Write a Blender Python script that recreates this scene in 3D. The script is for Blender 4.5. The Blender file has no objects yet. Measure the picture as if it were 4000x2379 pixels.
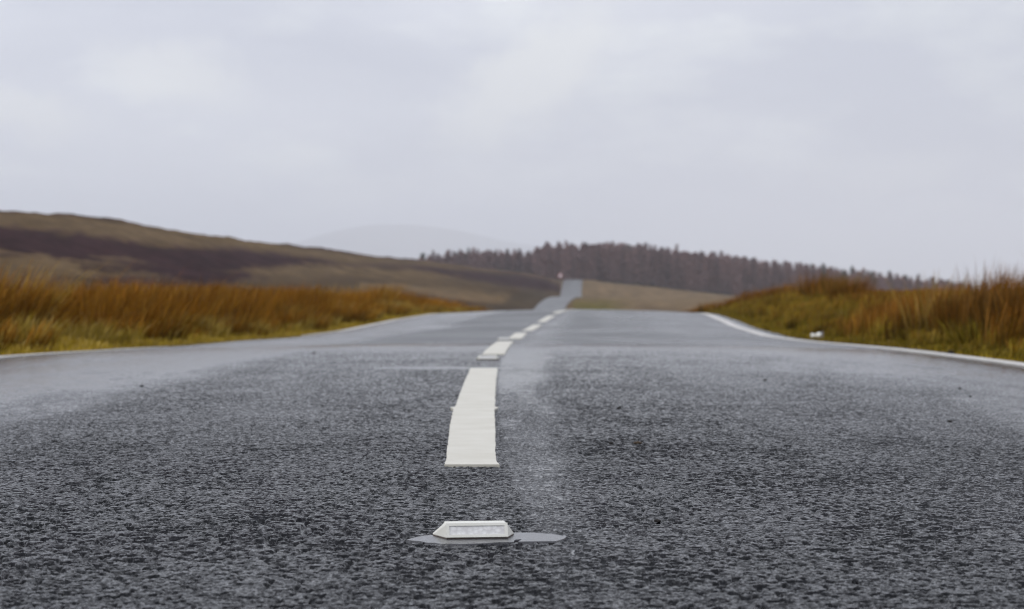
import bpy, math
import numpy as np

rng = np.random.default_rng(11)
SC = bpy.context.scene
COL = SC.collection
EYE = 0.307          # camera height above the road, metres
FPX = 2250.0         # focal length in pixels of a 1024 px wide picture


# ------------------------------------------------------------------ helpers
def link(o, parent=None):
    COL.objects.link(o)
    if parent is not None:
        o.parent = parent
    return o


def tag(o, label=None, cat=None, group=None, kind=None):
    if label:
        o['label'] = label
    if cat:
        o['category'] = cat
    if group:
        o['group'] = group
    if kind:
        o['kind'] = kind
    return o


def mesh_arrays(name, verts, quads=None, tris=None, smooth=True):
    me = bpy.data.meshes.new(name)
    verts = np.asarray(verts, dtype=np.float32)
    parts, totals = [], []
    if quads is not None and len(quads):
        q = np.asarray(quads, dtype=np.int32)
        parts.append(q.ravel()); totals.append(np.full(len(q), 4, np.int32))
    if tris is not None and len(tris):
        t = np.asarray(tris, dtype=np.int32)
        parts.append(t.ravel()); totals.append(np.full(len(t), 3, np.int32))
    loops = np.concatenate(parts); tot = np.concatenate(totals)
    starts = np.concatenate([[0], np.cumsum(tot)[:-1]]).astype(np.int32)
    me.vertices.add(len(verts)); me.vertices.foreach_set('co', verts.ravel())
    me.loops.add(len(loops)); me.loops.foreach_set('vertex_index', loops)
    me.polygons.add(len(tot)); me.polygons.foreach_set('loop_start', starts)
    me.polygons.foreach_set('loop_total', tot)
    me.polygons.foreach_set('use_smooth', np.full(len(tot), smooth))
    me.update(calc_edges=True)
    return me


def col_attr(me, name, rgb):
    a = me.attributes.new(name, 'FLOAT_COLOR', 'POINT')
    c = np.ones((len(rgb), 4), np.float32); c[:, :3] = rgb
    a.data.foreach_set('color', c.ravel())


def flt_attr(me, name, v):
    a = me.attributes.new(name, 'FLOAT', 'POINT')
    a.data.foreach_set('value', np.asarray(v, np.float32).ravel())


def obj(name, me, mat=None, parent=None):
    o = bpy.data.objects.new(name, me)
    if mat is not None:
        me.materials.append(mat)
    return link(o, parent)


def empty(name, loc=(0, 0, 0), rz=0.0):
    o = bpy.data.objects.new(name, None)
    o.location = loc; o.rotation_euler = (0, 0, rz)
    o.empty_display_size = 0.1
    return link(o)


def grid_quads(nr, nc, off=0):
    r, c = np.meshgrid(np.arange(nr - 1), np.arange(nc - 1), indexing='ij')
    a = (r * nc + c).ravel() + off
    return np.stack([a, a + 1, a + nc + 1, a + nc], 1)


def pchip(keys):
    k = np.array(keys, float); x, y = k[:, 0], k[:, 1]
    h = np.diff(x); d = np.diff(y) / h
    m = np.zeros_like(y); m[0], m[-1] = d[0], d[-1]
    for i in range(1, len(x) - 1):
        if d[i - 1] * d[i] > 0:
            w1, w2 = 2 * h[i] + h[i - 1], h[i] + 2 * h[i - 1]
            m[i] = (w1 + w2) / (w1 / d[i - 1] + w2 / d[i])

    def f(q):
        q = np.clip(np.asarray(q, float), x[0], x[-1])
        i = np.clip(np.searchsorted(x, q, side='right') - 1, 0, len(x) - 2)
        t = (q - x[i]) / h[i]
        return ((2 * t**3 - 3 * t**2 + 1) * y[i] + (t**3 - 2 * t**2 + t) * h[i] * m[i]
                + (-2 * t**3 + 3 * t**2) * y[i + 1] + (t**3 - t**2) * h[i] * m[i + 1])
    return f


def lin(keys):
    k = np.array(keys, float)
    return lambda q: np.interp(q, k[:, 0], k[:, 1])


def sstep(a, b, x):
    t = np.clip((np.asarray(x, float) - a) / (b - a), 0, 1)
    return t * t * (3 - 2 * t)


def hsh(ix, iy, s):
    h = (ix.astype(np.int64) * 374761393 + iy.astype(np.int64) * 668265263 + s * 1274126177) & 0xFFFFFFFF
    h = ((h ^ (h >> 13)) * 1103515245) & 0xFFFFFFFF
    h = ((h ^ (h >> 16)) * 2246822519) & 0xFFFFFFFF
    return ((h ^ (h >> 15)) & 0xFFFFFF).astype(np.float32) / 16777216.0


def vnoise(x, y, s=0):
    ix, iy = np.floor(x), np.floor(y)
    fx, fy = x - ix, y - iy
    fx = fx * fx * (3 - 2 * fx); fy = fy * fy * (3 - 2 * fy)
    ix = ix.astype(np.int64); iy = iy.astype(np.int64)
    a = hsh(ix, iy, s); b = hsh(ix + 1, iy, s); c = hsh(ix, iy + 1, s); d = hsh(ix + 1, iy + 1, s)
    return (a + (b - a) * fx) * (1 - fy) + (c + (d - c) * fx) * fy


def fbm(x, y, s=0, o=4):
    v = 0; amp = 0.5; tot = 0
    for k in range(o):
        v = v + amp * vnoise(x, y, s + k * 17); tot += amp
        x = x * 2.03 + 3.1; y = y * 2.03 + 7.7; amp *= 0.5
    return v / tot


# ------------------------------------------------------------------ materials
def new_mat(name):
    m = bpy.data.materials.new(name); m.use_nodes = True
    nt = m.node_tree
    return m, nt, nt.nodes, nt.links, nt.nodes['Principled BSDF']


def n_noise(N, scale, detail=4, rough=0.55):
    n = N.new('ShaderNodeTexNoise'); n.inputs['Scale'].default_value = scale
    n.inputs['Detail'].default_value = detail; n.inputs['Roughness'].default_value = rough
    return n


def n_ramp(N, p0, c0, p1, c1):
    r = N.new('ShaderNodeValToRGB'); e = r.color_ramp.elements
    e[0].position, e[1].position = p0, p1
    e[0].color = (*c0, 1) if len(c0) == 3 else c0
    e[1].color = (*c1, 1) if len(c1) == 3 else c1
    return r


def n_mix(N, L, mode, fac, a, b):
    m = N.new('ShaderNodeMix'); m.data_type = 'RGBA'; m.blend_type = mode
    for sock, v in ((m.inputs[0], fac), (m.inputs[6], a), (m.inputs[7], b)):
        if hasattr(v, 'is_output'):
            L.new(v, sock)
        elif isinstance(v, tuple):
            sock.default_value = (*v, 1)
        else:
            sock.default_value = v
    return m.outputs[2]


def n_math(N, L, op, a, b=None, c=None, clamp=False):
    m = N.new('ShaderNodeMath'); m.operation = op; m.use_clamp = clamp
    for i, v in enumerate((a, b, c)):
        if v is None:
            continue
        if hasattr(v, 'is_output'):
            L.new(v, m.inputs[i])
        else:
            m.inputs[i].default_value = v
    return m.outputs[0]


def simple_mat(name, rgb, rough=0.5, var=0.25, scale=30.0, spec=0.5):
    m, nt, N, L, P = new_mat(name)
    tc = N.new('ShaderNodeTexCoord'); nz = n_noise(N, scale); L.new(tc.outputs['Object'], nz.inputs['Vector'])
    lo = tuple(c * (1 - var) for c in rgb); hi = tuple(min(1, c * (1 + var)) for c in rgb)
    r = n_ramp(N, 0.3, lo, 0.7, hi); L.new(nz.outputs['Fac'], r.inputs['Fac'])
    L.new(r.outputs['Color'], P.inputs['Base Color'])
    P.inputs['Roughness'].default_value = rough
    P.inputs['Specular IOR Level'].default_value = spec
    return m


def blade_mat(name, rough=0.55, spec=0.25):
    m, nt, N, L, P = new_mat(name)
    a = N.new('ShaderNodeAttribute'); a.attribute_name = 'tint'
    L.new(a.outputs['Color'], P.inputs['Base Color'])
    P.inputs['Roughness'].default_value = rough
    P.inputs['Specular IOR Level'].default_value = spec
    return m


# ------------------------------------------------------------------ road alignment
XC = pchip([(-8, -0.02), (0, -0.03), (2.8, -0.055), (4.33, -0.077), (5.6, -0.093), (8.3, -0.103), (10.3, -0.085),
            (14.3, -0.04), (16.3, 0.015), (20.3, 0.085), (22.3, 0.145), (26.3, 0.30), (28.3, 0.37), (32.3, 0.57),
            (34.3, 0.66), (38.3, 0.90), (42, 1.1), (60, 1.9), (85, 2.6), (130, 3.4), (200, 4.0), (280, 4.4),
            (340, 5.0), (370, 5.85), (400, 7.2), (420, 8.6), (440, 10.2), (480, 12.0), (545, 14.2), (580, 15.3),
            (620, 16.8), (660, 18.2), (800, 22), (900, 24)])
ZC = pchip([(-8, 0.0), (0, 0), (4, 0), (8.3, 0), (10.3, -0.008), (14.3, -0.050), (16.3, -0.078), (20.3, -0.120),
            (24, -0.148), (27, -0.150), (32.3, -0.124), (36, -0.108), (40, -0.116), (46, -0.18), (60, -0.46),
            (85, -0.95), (130, -2.2), (200, -4.2), (280, -5.3), (330, -5.0), (370, -3.85), (400, -2.85),
            (425, -1.98), (440, -1.75), (460, -2.05), (500, -3.3), (530, -2.9), (545, -2.25), (580, -0.15),
            (620, 1.95), (640, 2.2), (680, 1.5), (760, 0.0), (900, -3)])
DL = lin([(0, -0.031), (11, -0.031), (14, -0.047), (20, -0.061), (28, -0.108), (36, -0.108), (41, -0.085), (60, -0.06), (900, -0.05)])
DR = lin([(0, -0.05), (10.4, -0.05), (14, -0.043), (16.3, -0.044), (20, -0.058), (23, -0.063), (28, -0.058), (33, -0.063), (38, -0.075), (60, -0.06), (900, -0.05)])
TL, TR = -2.53, 2.68        # tarmac edges, measured from the centre line


def zroad(d, t):
    q = (t / 2.45)**2
    return ZC(d) + np.where(t < 0, DL(d), DR(d)) * q


# ------------------------------------------------------------------ asphalt relief
def wet(d, t, x):
    """how far a film of water fills the texture, 0..1 (wheel tracks stay rough)"""
    n = fbm(x * 1.3, d * 0.35, 5, 4)
    w = 0.95 * sstep(0.85, 1.30, -t + 0.7 * (n - 0.5))
    w = np.maximum(w, 0.62 * sstep(0.75, 1.6, t + 0.8 * (n - 0.5)))
    edge = np.clip(0.15 + 0.016 * d, 0, 0.33) + 0.10 * (fbm(d * 1.1, d * 0 + 3, 9, 3) - 0.5)
    w = np.maximum(w, 0.34 * sstep(0.40, 0.80, t + 0.5 * (n - 0.5)))
    lo = 0.03 + 0.04 * (1 - sstep(2.2, 4.0, d))
    strip = sstep(lo, lo + 0.04, t) * (1 - sstep(edge - 0.10, edge + 0.05, t)) * sstep(0.9, 4.4, d)
    w = np.maximum(w, (0.68 + 0.7 * (fbm(x * 8, d * 0.8, 19, 3) - 0.5)) * strip)
    w = np.maximum(w, 0.45 * sstep(0.50, 0.85, n) * sstep(2.3, 4.5, d))
    # water standing along the transverse joint, and the smoother mat beyond it
    jl = 8.42 + 0.10 * (fbm(x * 2.0, x * 0 + 1, 12, 3) - 0.5)
    w = np.maximum(w, 0.9 * np.exp(-((d - jl) / 0.20)**2) * sstep(-0.75, -0.35, x) * (1 - 0.6 * sstep(-0.02, 0.04, x)) * (1 - sstep(0.3, 0.5, x)))
    w = np.maximum(w, 0.22 * sstep(8.30, 8.40, d) * (0.2 + 1.2 * n))
    return np.clip((w + 0.22 * (n - 0.5)) * (0.86 + 0.7 * (fbm(x * 7, d * 1.3, 23, 4) - 0.5)), 0, 1)


def stones(x, y, cell, s):
    gx, gy = x / cell, y / cell
    ix, iy = np.floor(gx).astype(np.int64), np.floor(gy).astype(np.int64)
    f1 = np.full(x.shape, 9.0, np.float32); idr = np.zeros(x.shape, np.float32); tilt = np.zeros(x.shape, np.float32)
    for dx in (-1, 0, 1):
        for dy in (-1, 0, 1):
            jx, jy = ix + dx, iy + dy
            ox = gx - jx - 0.15 - 0.7 * hsh(jx, jy, s); oy = gy - jy - 0.15 - 0.7 * hsh(jx, jy, s + 1)
            dd = (ox**2 + oy**2).astype(np.float32)
            k = dd < f1
            f1 = np.where(k, dd, f1); idr = np.where(k, hsh(jx, jy, s + 2), idr)
            tilt = np.where(k, ((hsh(jx, jy, s + 3) - 0.5) * ox + (hsh(jx, jy, s + 4) - 0.5) * oy) * cell, tilt)
    return np.sqrt(f1), idr, tilt


def relief(x, y, d, t):
    f, r, tl = stones(x, y, 0.0063, 31)
    h = 0.0027 * np.minimum(0.10 + 1.25 * r, 0.85) * np.clip(2.6 * (1 - f**2 * 1.55), 0, 1) + 0.22 * tl
    f2, r2, t2 = stones(x, y, 0.0034, 77)
    h = h + 0.0011 * (0.1 + 0.9 * r2) * np.clip(2.0 * (1 - f2**2 * 1.6), 0, 1)
    h = h + 0.0018 * (fbm(x / 0.045, y / 0.05, 3, 3) - 0.5)
    cl = fbm(x / 0.16, y / 0.30, 52, 3)
    gouge = sstep(0.84 - 0.44 * cl, 0.96 - 0.44 * cl, vnoise(x / 0.0078, y / 0.0095, 51)) * 0.0046
    h = h - gouge
    w = wet(d, t, x)
    h = h * (1 - 0.15 * sstep(8.30, 8.34, d))
    lv = np.percentile(h[::7, ::7], [4, 20, 45, 70, 96])
    level = np.interp(w, [0, 0.25, 0.5, 0.75, 1.0], lv) + 0.0009 * (fbm(x / 0.03, y / 0.03, 8, 2) - 0.5)
    filled = sstep(0.0006, -0.0004, h - level)
    # the film meets the stones in a soft fillet
    dd = h - level
    hh = level + 0.5 * (dd + np.sqrt(dd * dd + 0.0004**2)) - lv[2]
    hh = hh * (1 - sstep(9.5, 13.6, d))
    return hh, r, w, filled


def build_road():
    # carriageway sheet
    ys = np.concatenate([np.arange(-6, 8.4, 0.3), np.arange(8.4, 60, 0.25), np.arange(60, 330, 4.0), np.arange(330, 670, 1.5)])
    ts = np.concatenate([np.linspace(TL, -2.3, 6), np.linspace(-2.2, 2.3, 37), np.linspace(2.35, TR, 7)])
    Y, T = np.meshgrid(ys, ts, indexing='ij')
    edge_n = (vnoise(Y * 2.2, Y * 0, 3) - 0.5) * 0.07
    T2 = np.where(T == TL, T + edge_n, np.where(T == TR, T + edge_n, T))
    X = XC(Y) + T2
    Z = zroad(Y, T2) - 0.008 * (1 - sstep(13.0, 14.5, Y))
    v1 = np.stack([X, Y, Z], -1).reshape(-1, 3)
    q1 = grid_quads(len(ys), len(ts))
    a_st1 = np.full(len(v1), 0.5); a_w1 = (wet(Y, T2, X) * (1 - sstep(60, 200, Y))).ravel(); a_d1 = np.zeros(len(v1)); a_f1 = np.full(len(v1), 0.5)
    # the coarse chippings of the near carriageway, modelled
    rows = []
    y = 1.75
    while y < 14.0:
        rows.append(y); y += 0.0026 if y < 4.2 else 0.0026 + (y - 4.2) * 0.0015
    rows = np.array(rows); us = np.linspace(0, 1, 1200)
    ta = np.maximum(-0.315 * rows - XC(rows), -2.37)[:, None]; tb = np.minimum(0.315 * rows - XC(rows), 2.35)[:, None]
    T = ta * (1 - us) + tb * us
    Y = np.repeat(rows[:, None], len(us), 1); X = XC(Y) + T
    h, r, w, fl = relief(X, Y, Y, T)
    edge = np.minimum(sstep(0, 0.05, np.minimum(us, 1 - us))[None, :], sstep(14.0, 13.2, Y))
    Z = zroad(Y, T) + h * edge - 0.003 * (1 - edge)
    v2 = np.stack([X, Y, Z], -1).reshape(-1, 3)
    q2 = grid_quads(len(rows), len(us), len(v1))
    me = mesh_arrays('road', np.concatenate([v1, v2]), np.concatenate([q1, q2]))
    flt_attr(me, 'stone', np.concatenate([a_st1, r.ravel()]))
    flt_attr(me, 'wet', np.concatenate([a_w1, w.ravel()]))
    flt_attr(me, 'modelled', np.concatenate([a_d1, np.ones(len(v2))]))
    flt_attr(me, 'film', np.concatenate([a_f1, fl.ravel().astype(float)]))
    return me


def road_mat():
    m, nt, N, L, P = new_mat('wet_asphalt')
    at = {}
    for k in ('stone', 'wet', 'modelled', 'film'):
        a = N.new('ShaderNodeAttribute'); a.attribute_name = k; at[k] = a.outputs['Fac']
    tc = N.new('ShaderNodeTexCoord')
    geo = tc.outputs['Object']
    n1 = n_noise(N, 3.0, 5); L.new(geo, n1.inputs['Vector'])
    n2 = n_noise(N, 160.0, 3); L.new(geo, n2.inputs['Vector'])
    st = n_ramp(N, 0.0, (0.0008, 0.0009, 0.0011), 1.0, (0.0065, 0.0068, 0.0085)); L.new(at['stone'], st.inputs['Fac'])
    fine = n_ramp(N, 0.3, (0.6, 0.6, 0.6), 0.7, (1.35, 1.33, 1.3)); L.new(n2.outputs['Fac'], fine.inputs['Fac'])
    c = n_mix(N, L, 'MULTIPLY', 1.0, st.outputs['Color'], fine.outputs['Color'])
    big = n_ramp(N, 0.3, (0.85, 0.9, 0.86), 0.7, (1.15, 1.12, 1.14)); L.new(n1.outputs['Fac'], big.inputs['Fac'])
    c = n_mix(N, L, 'MULTIPLY', 1.0, c, big.outputs['Color'])
    L.new(c, P.inputs['Base Color'])
    # roughness: drained stone is duller than the film
    s = n_noise(N, 1.0, 5, 0.6)
    mp = N.new('ShaderNodeMapping'); mp.inputs['Scale'].default_value = (0.7, 0.35, 1); L.new(geo, mp.inputs['Vector'])
    L.new(mp.outputs['Vector'], s.inputs['Vector'])
    sr = n_ramp(N, 0.35, (0, 0, 0), 0.65, (1, 1, 1)); L.new(s.outputs['Fac'], sr.inputs['Fac'])
    dry_near = n_math(N, L, 'MULTIPLY_ADD', at['film'], 0.07, 0.09)
    wetf = n_math(N, L, 'ADD', n_math(N, L, 'MULTIPLY', at['wet'], 0.7), n_math(N, L, 'MULTIPLY', sr.outputs['Color'], 0.3))
    far = n_math(N, L, 'MULTIPLY_ADD', wetf, -0.22, 0.36)
    mx = N.new('ShaderNodeMix'); L.new(at['modelled'], mx.inputs[0]); L.new(far, mx.inputs[2]); L.new(dry_near, mx.inputs[3])
    L.new(mx.outputs[0], P.inputs['Roughness'])
    P.inputs['Specular Tint'].default_value = (0.90, 0.94, 1.0, 1)
    L.new(n_math(N, L, 'MULTIPLY_ADD', at['film'], 0.19, 1.17), P.inputs['IOR'])
    # chippings elsewhere as bump
    vo = N.new('ShaderNodeTexVoronoi'); vo.inputs['Scale'].default_value = 95.0; L.new(geo, vo.inputs['Vector'])
    b = N.new('ShaderNodeBump'); b.inputs['Distance'].default_value = 0.004
    inv = n_math(N, L, 'SUBTRACT', 1.0, at['modelled'])
    stg = n_math(N, L, 'MULTIPLY', inv, n_math(N, L, 'MULTIPLY_ADD', wetf, -0.55, 0.62))
    L.new(stg, b.inputs['Strength'])
    hh = n_math(N, L, 'SUBTRACT', 1.0, vo.outputs['Distance']); L.new(hh, b.inputs['Height'])
    L.new(b.outputs['Normal'], P.inputs['Normal'])
    return m


road = obj('road', build_road(), road_mat()); tag(road, kind='structure')


# ------------------------------------------------------------------ painted lines (parts of the road)
def paint_mat(name, rgb, wear, scale=(60, 60)):
    m, nt, N, L, P = new_mat(name)
    tc = N.new('ShaderNodeTexCoord')
    nz = n_noise(N, scale[0], 4, 0.65); L.new(tc.outputs['Object'], nz.inputs['Vector'])
    r = n_ramp(N, wear - 0.03, (0.12, 0.115, 0.10), wear + 0.03, rgb); L.new(nz.outputs['Fac'], r.inputs['Fac'])
    n2 = n_noise(N, 9.0, 4); L.new(tc.outputs['Object'], n2.inputs['Vector'])
    r2 = n_ramp(N, 0.3, (0.84, 0.83, 0.79), 0.7, (1, 1, 1)); L.new(n2.outputs['Fac'], r2.inputs['Fac'])
    L.new(n_mix(N, L, 'MULTIPLY', 1.0, r.outputs['Color'], r2.outputs['Color']), P.inputs['Base Color'])
    P.inputs['Roughness'].default_value = 0.5
    P.inputs['Specular IOR Level'].default_value = 0.25
    bz = n_noise(N, 220.0, 2); L.new(tc.outputs['Object'], bz.inputs['Vector'])
    b = N.new('ShaderNodeBump'); b.inputs['Strength'].default_value = 0.04; b.inputs['Distance'].default_value = 0.001
    L.new(bz.outputs['Fac'], b.inputs['Height']); L.new(b.outputs['Normal'], P.inputs['Normal'])
    return m


M_DASH = paint_mat('thermoplastic_white', (0.535, 0.515, 0.45), 0.24)
M_EDGE = paint_mat('edge_paint', (0.51, 0.49, 0.47), 0.33, (7, 7))


def strip(name, ys, left, right, lift, mat, parent, base=None):
    """a raised painted strip with side faces; left and right are offsets from the centre line"""
    nm = 5
    n = len(ys)
    f = np.linspace(0, 1, nm)
    T = left[:, None] * (1 - f) + right[:, None] * f
    Y = np.repeat(ys[:, None], nm, 1)
    X = XC(Y) + T
    Z = zroad(Y, T) + lift
    T2 = np.concatenate([T[:, :1], T, T[:, -1:]], 1)
    Y2 = np.concatenate([Y[:, :1], Y, Y[:, -1:]], 1); X2 = np.concatenate([X[:, :1], X, X[:, -1:]], 1)
    Z2 = np.concatenate([Z[:, :1] - lift - 0.004, Z, Z[:, -1:] - lift - 0.004], 1)
    v = np.stack([X2, Y2, Z2], -1).reshape(-1, 3)
    nc = nm + 2
    q = grid_quads(n, nc)
    # near and far ends
    fr = v[:nc].copy(); fr[:, 2] -= lift + 0.004
    bk = v[-nc:].copy(); bk[:, 2] -= lift + 0.004
    b0 = len(v); v = np.concatenate([v, fr, bk])
    e = []
    for i in range(nc - 1):
        e.append([b0 + i, b0 + i + 1, i + 1, i])
        k = (n - 1) * nc
        e.append([k + i, k + i + 1, b0 + nc + i + 1, b0 + nc + i])
    me = mesh_arrays(name, v, np.concatenate([q, np.array(e)]), smooth=False)
    return obj(name, me, mat, parent)


def jag(ys, amp, s):
    return amp * (vnoise(ys / 0.05, ys * 0, s) + 0.6 * vnoise(ys / 0.016, ys * 0, s + 5) - 0.8)


# the dash nearest the camera: two laps of thermoplastic, the nearer one with small ears where it overruns the other
ys = np.arange(3.805, 5.62, 0.008)
k = np.clip((ys - 3.805) / 1.2, 0, 1)
flare = 0.006 * np.exp(-(ys - 3.805) / 0.08)
ear = 0.010 * sstep(5.50, 5.60, ys)
strip('centre_line_dash', ys, -0.043 - 0.007 * k - 0.3 * flare - ear + jag(ys, 0.0018, 1), 0.041 + 0.008 * k + 1.2 * flare + ear + jag(ys, 0.0018, 2), 0.0052, M_DASH, road)
ys = np.arange(5.60, 8.3, 0.02)
strip('centre_line_dash', ys, -0.049 + jag(ys, 0.003, 3), 0.050 + jag(ys, 0.003, 4), 0.0048, M_DASH, road)
for (a, b) in ((10.25, 14.4), (16.2, 20.3), (22.3, 26.3), (28.3, 32.3), (34.3, 38.6), (40.6, 44.6), (46.6, 50.6)):
    ys = np.arange(a, b, 0.05)
    strip('centre_line_dash', ys, -0.051 + jag(ys, 0.004, 6), 0.051 + jag(ys, 0.004, 8), 0.005, M_DASH, road)
# edge lines; the left one is worn through and overgrown for a stretch
ys = np.arange(3.0, 60, 0.06)
strip('edge_line', ys, np.full(len(ys), 2.385) + jag(ys, 0.010, 9), np.full(len(ys), 2.515) + jag(ys, 0.010, 10), 0.005, M_EDGE, road)
for (a, b) in ((3.0, 11.35), (11.4, 12.1), (12.14, 13.1), (13.15, 14.9), (15.0, 15.7)):
    ys = np.arange(a, b, 0.05)
    strip('edge_line', ys, np.full(len(ys), -2.525) + jag(ys, 0.012, 13), np.full(len(ys), -2.385) + jag(ys, 0.014, 12), 0.005, M_EDGE, road)
ys = np.arange(24.5, 60, 0.06)
strip('edge_line', ys, np.full(len(ys), -2.525) + jag(ys, 0.012, 15), np.full(len(ys), -2.37) + jag(ys, 0.012, 16), 0.012, M_EDGE, road)


# ------------------------------------------------------------------ terrain
SKYX = pchip([(-900, 120), (-300, 176), (0, 210), (60, 213.5), (122, 220), (152, 225.5), (213, 235), (279, 243.5),
              (320, 248), (370, 255), (410, 259), (440, 262), (476, 267.5), (522, 273), (548, 277), (562, 279.5),
              (572, 279.5), (583, 281), (640, 286), (718, 295), (800, 305), (948, 319), (1024, 327), (2000, 400)])
DSKY = lin([(-900, 220), (0, 280), (200, 360), (410, 560), (560, 640), (2000, 640)])
FTOP = lin([(-200, 285), (380, 268), (405, 263), (417, 259), (437, 254.5), (456, 252.5), (471, 250.5), (500, 250.5), (528, 250.5), (540, 245), (582, 243),
            (613, 242), (640, 244), (676, 249), (723, 253), (763, 259), (795, 261.5), (841, 269), (888, 275), (946, 281), (1024, 290), (2000, 300)])
BANK = pchip([(0, -0.008), (0.12, 0.0), (0.45, 0.05), (1.15, 0.24), (1.8, 0.32), (3, 0.34), (6, 0.28), (15, 0.15), (60, 0.0), (400, 0)])
VERGE = pchip([(0, -0.008), (0.15, 0.02), (0.5, 0.05), (1.2, 0.07), (3, 0.05), (60, 0.0), (400, 0)])


def ground_z(X, Y, detail=True):
    X = np.asarray(X, float); Y = np.asarray(Y, float)
    d = np.maximum(Y, -7.9)
    t = X - XC(d)
    near = 1 - sstep(60, 120, d)
    # near profile
    sL = np.maximum(TL - t, 0); sR = np.maximum(t - TR, 0)
    zl = zroad(d, np.full_like(t, TL)) + VERGE(sL)
    zr = zroad(d, np.full_like(t, TR)) + BANK(sR) * (0.55 + 0.45 * sstep(14, 22, d))
    zin = zroad(d, np.clip(t, TL, TR)) - 0.05
    zn = np.where(t < TL, zl, np.where(t > TR, zr, zin))
    if detail:
        zn = zn + np.where((t < TL - 0.2) | (t > TR + 0.2), 0.05 * (fbm(X / 0.5, Y / 0.5, 21, 3) - 0.5), 0)
    # far profile
    dq = np.maximum(d, 30.0)
    px = 512 + FPX * X / dq
    ds = DSKY(px); ysk = SKYX(px)
    zsk = EYE + (286 - ysk) * ds / FPX
    zsm = np.interp(d, [60, 130, 250, 640], [-0.5, -2.4, -5.0, 2.2])
    nearroad = np.exp(-(t / 22.0)**2)
    zv = zsm * (1 - nearroad) + ZC(d) * nearroad
    vs = np.interp(ds, [60, 130, 250, 640], [-0.5, -2.4, -5.0, 2.2])
    vs = vs * (1 - nearroad) + ZC(np.minimum(ds, 640)) * nearroad
    p = np.clip((d - 90) / (ds - 90), 0, 1)
    zf = zv + (zsk - vs) * (0.35 * p + 0.65 * p**1.9)
    # beyond the skyline: forest floor, then low ground
    zfl = EYE + (286 - FTOP(px)) * 720 / FPX - 11.6
    k = sstep(0, 1, (d - ds) / np.clip(700 - ds, 45, 75))
    zb = zsk * (1 - k) + zfl * k
    low = -14 + 0 * d
    k2 = sstep(830, 1300, d)
    zb = zb * (1 - k2) + low * k2
    zf = np.where(d > ds, zb, zf)
    corr = np.clip(np.maximum(np.abs(t) - 3.4, 0) / 6.0, 0, 1)
    zfr = ZC(d) - 0.16
    kk = sstep(0, 1, corr)
    zf = np.where(d < 690, zfr * (1 - kk) + zf * kk, zf)
    if detail:
        amp = 0.6 * kk * sstep(90, 160, d) * (1 - sstep(900, 1500, d))
        zf = zf + amp * (fbm(X / 6.0, Y / 9.0, 44, 4) - 0.5) * 1.1 + amp * 0.35 * (vnoise(X / 1.6, Y / 4.0, 45) - 0.5)
    return zn * near + zf * (1 - near)


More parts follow.
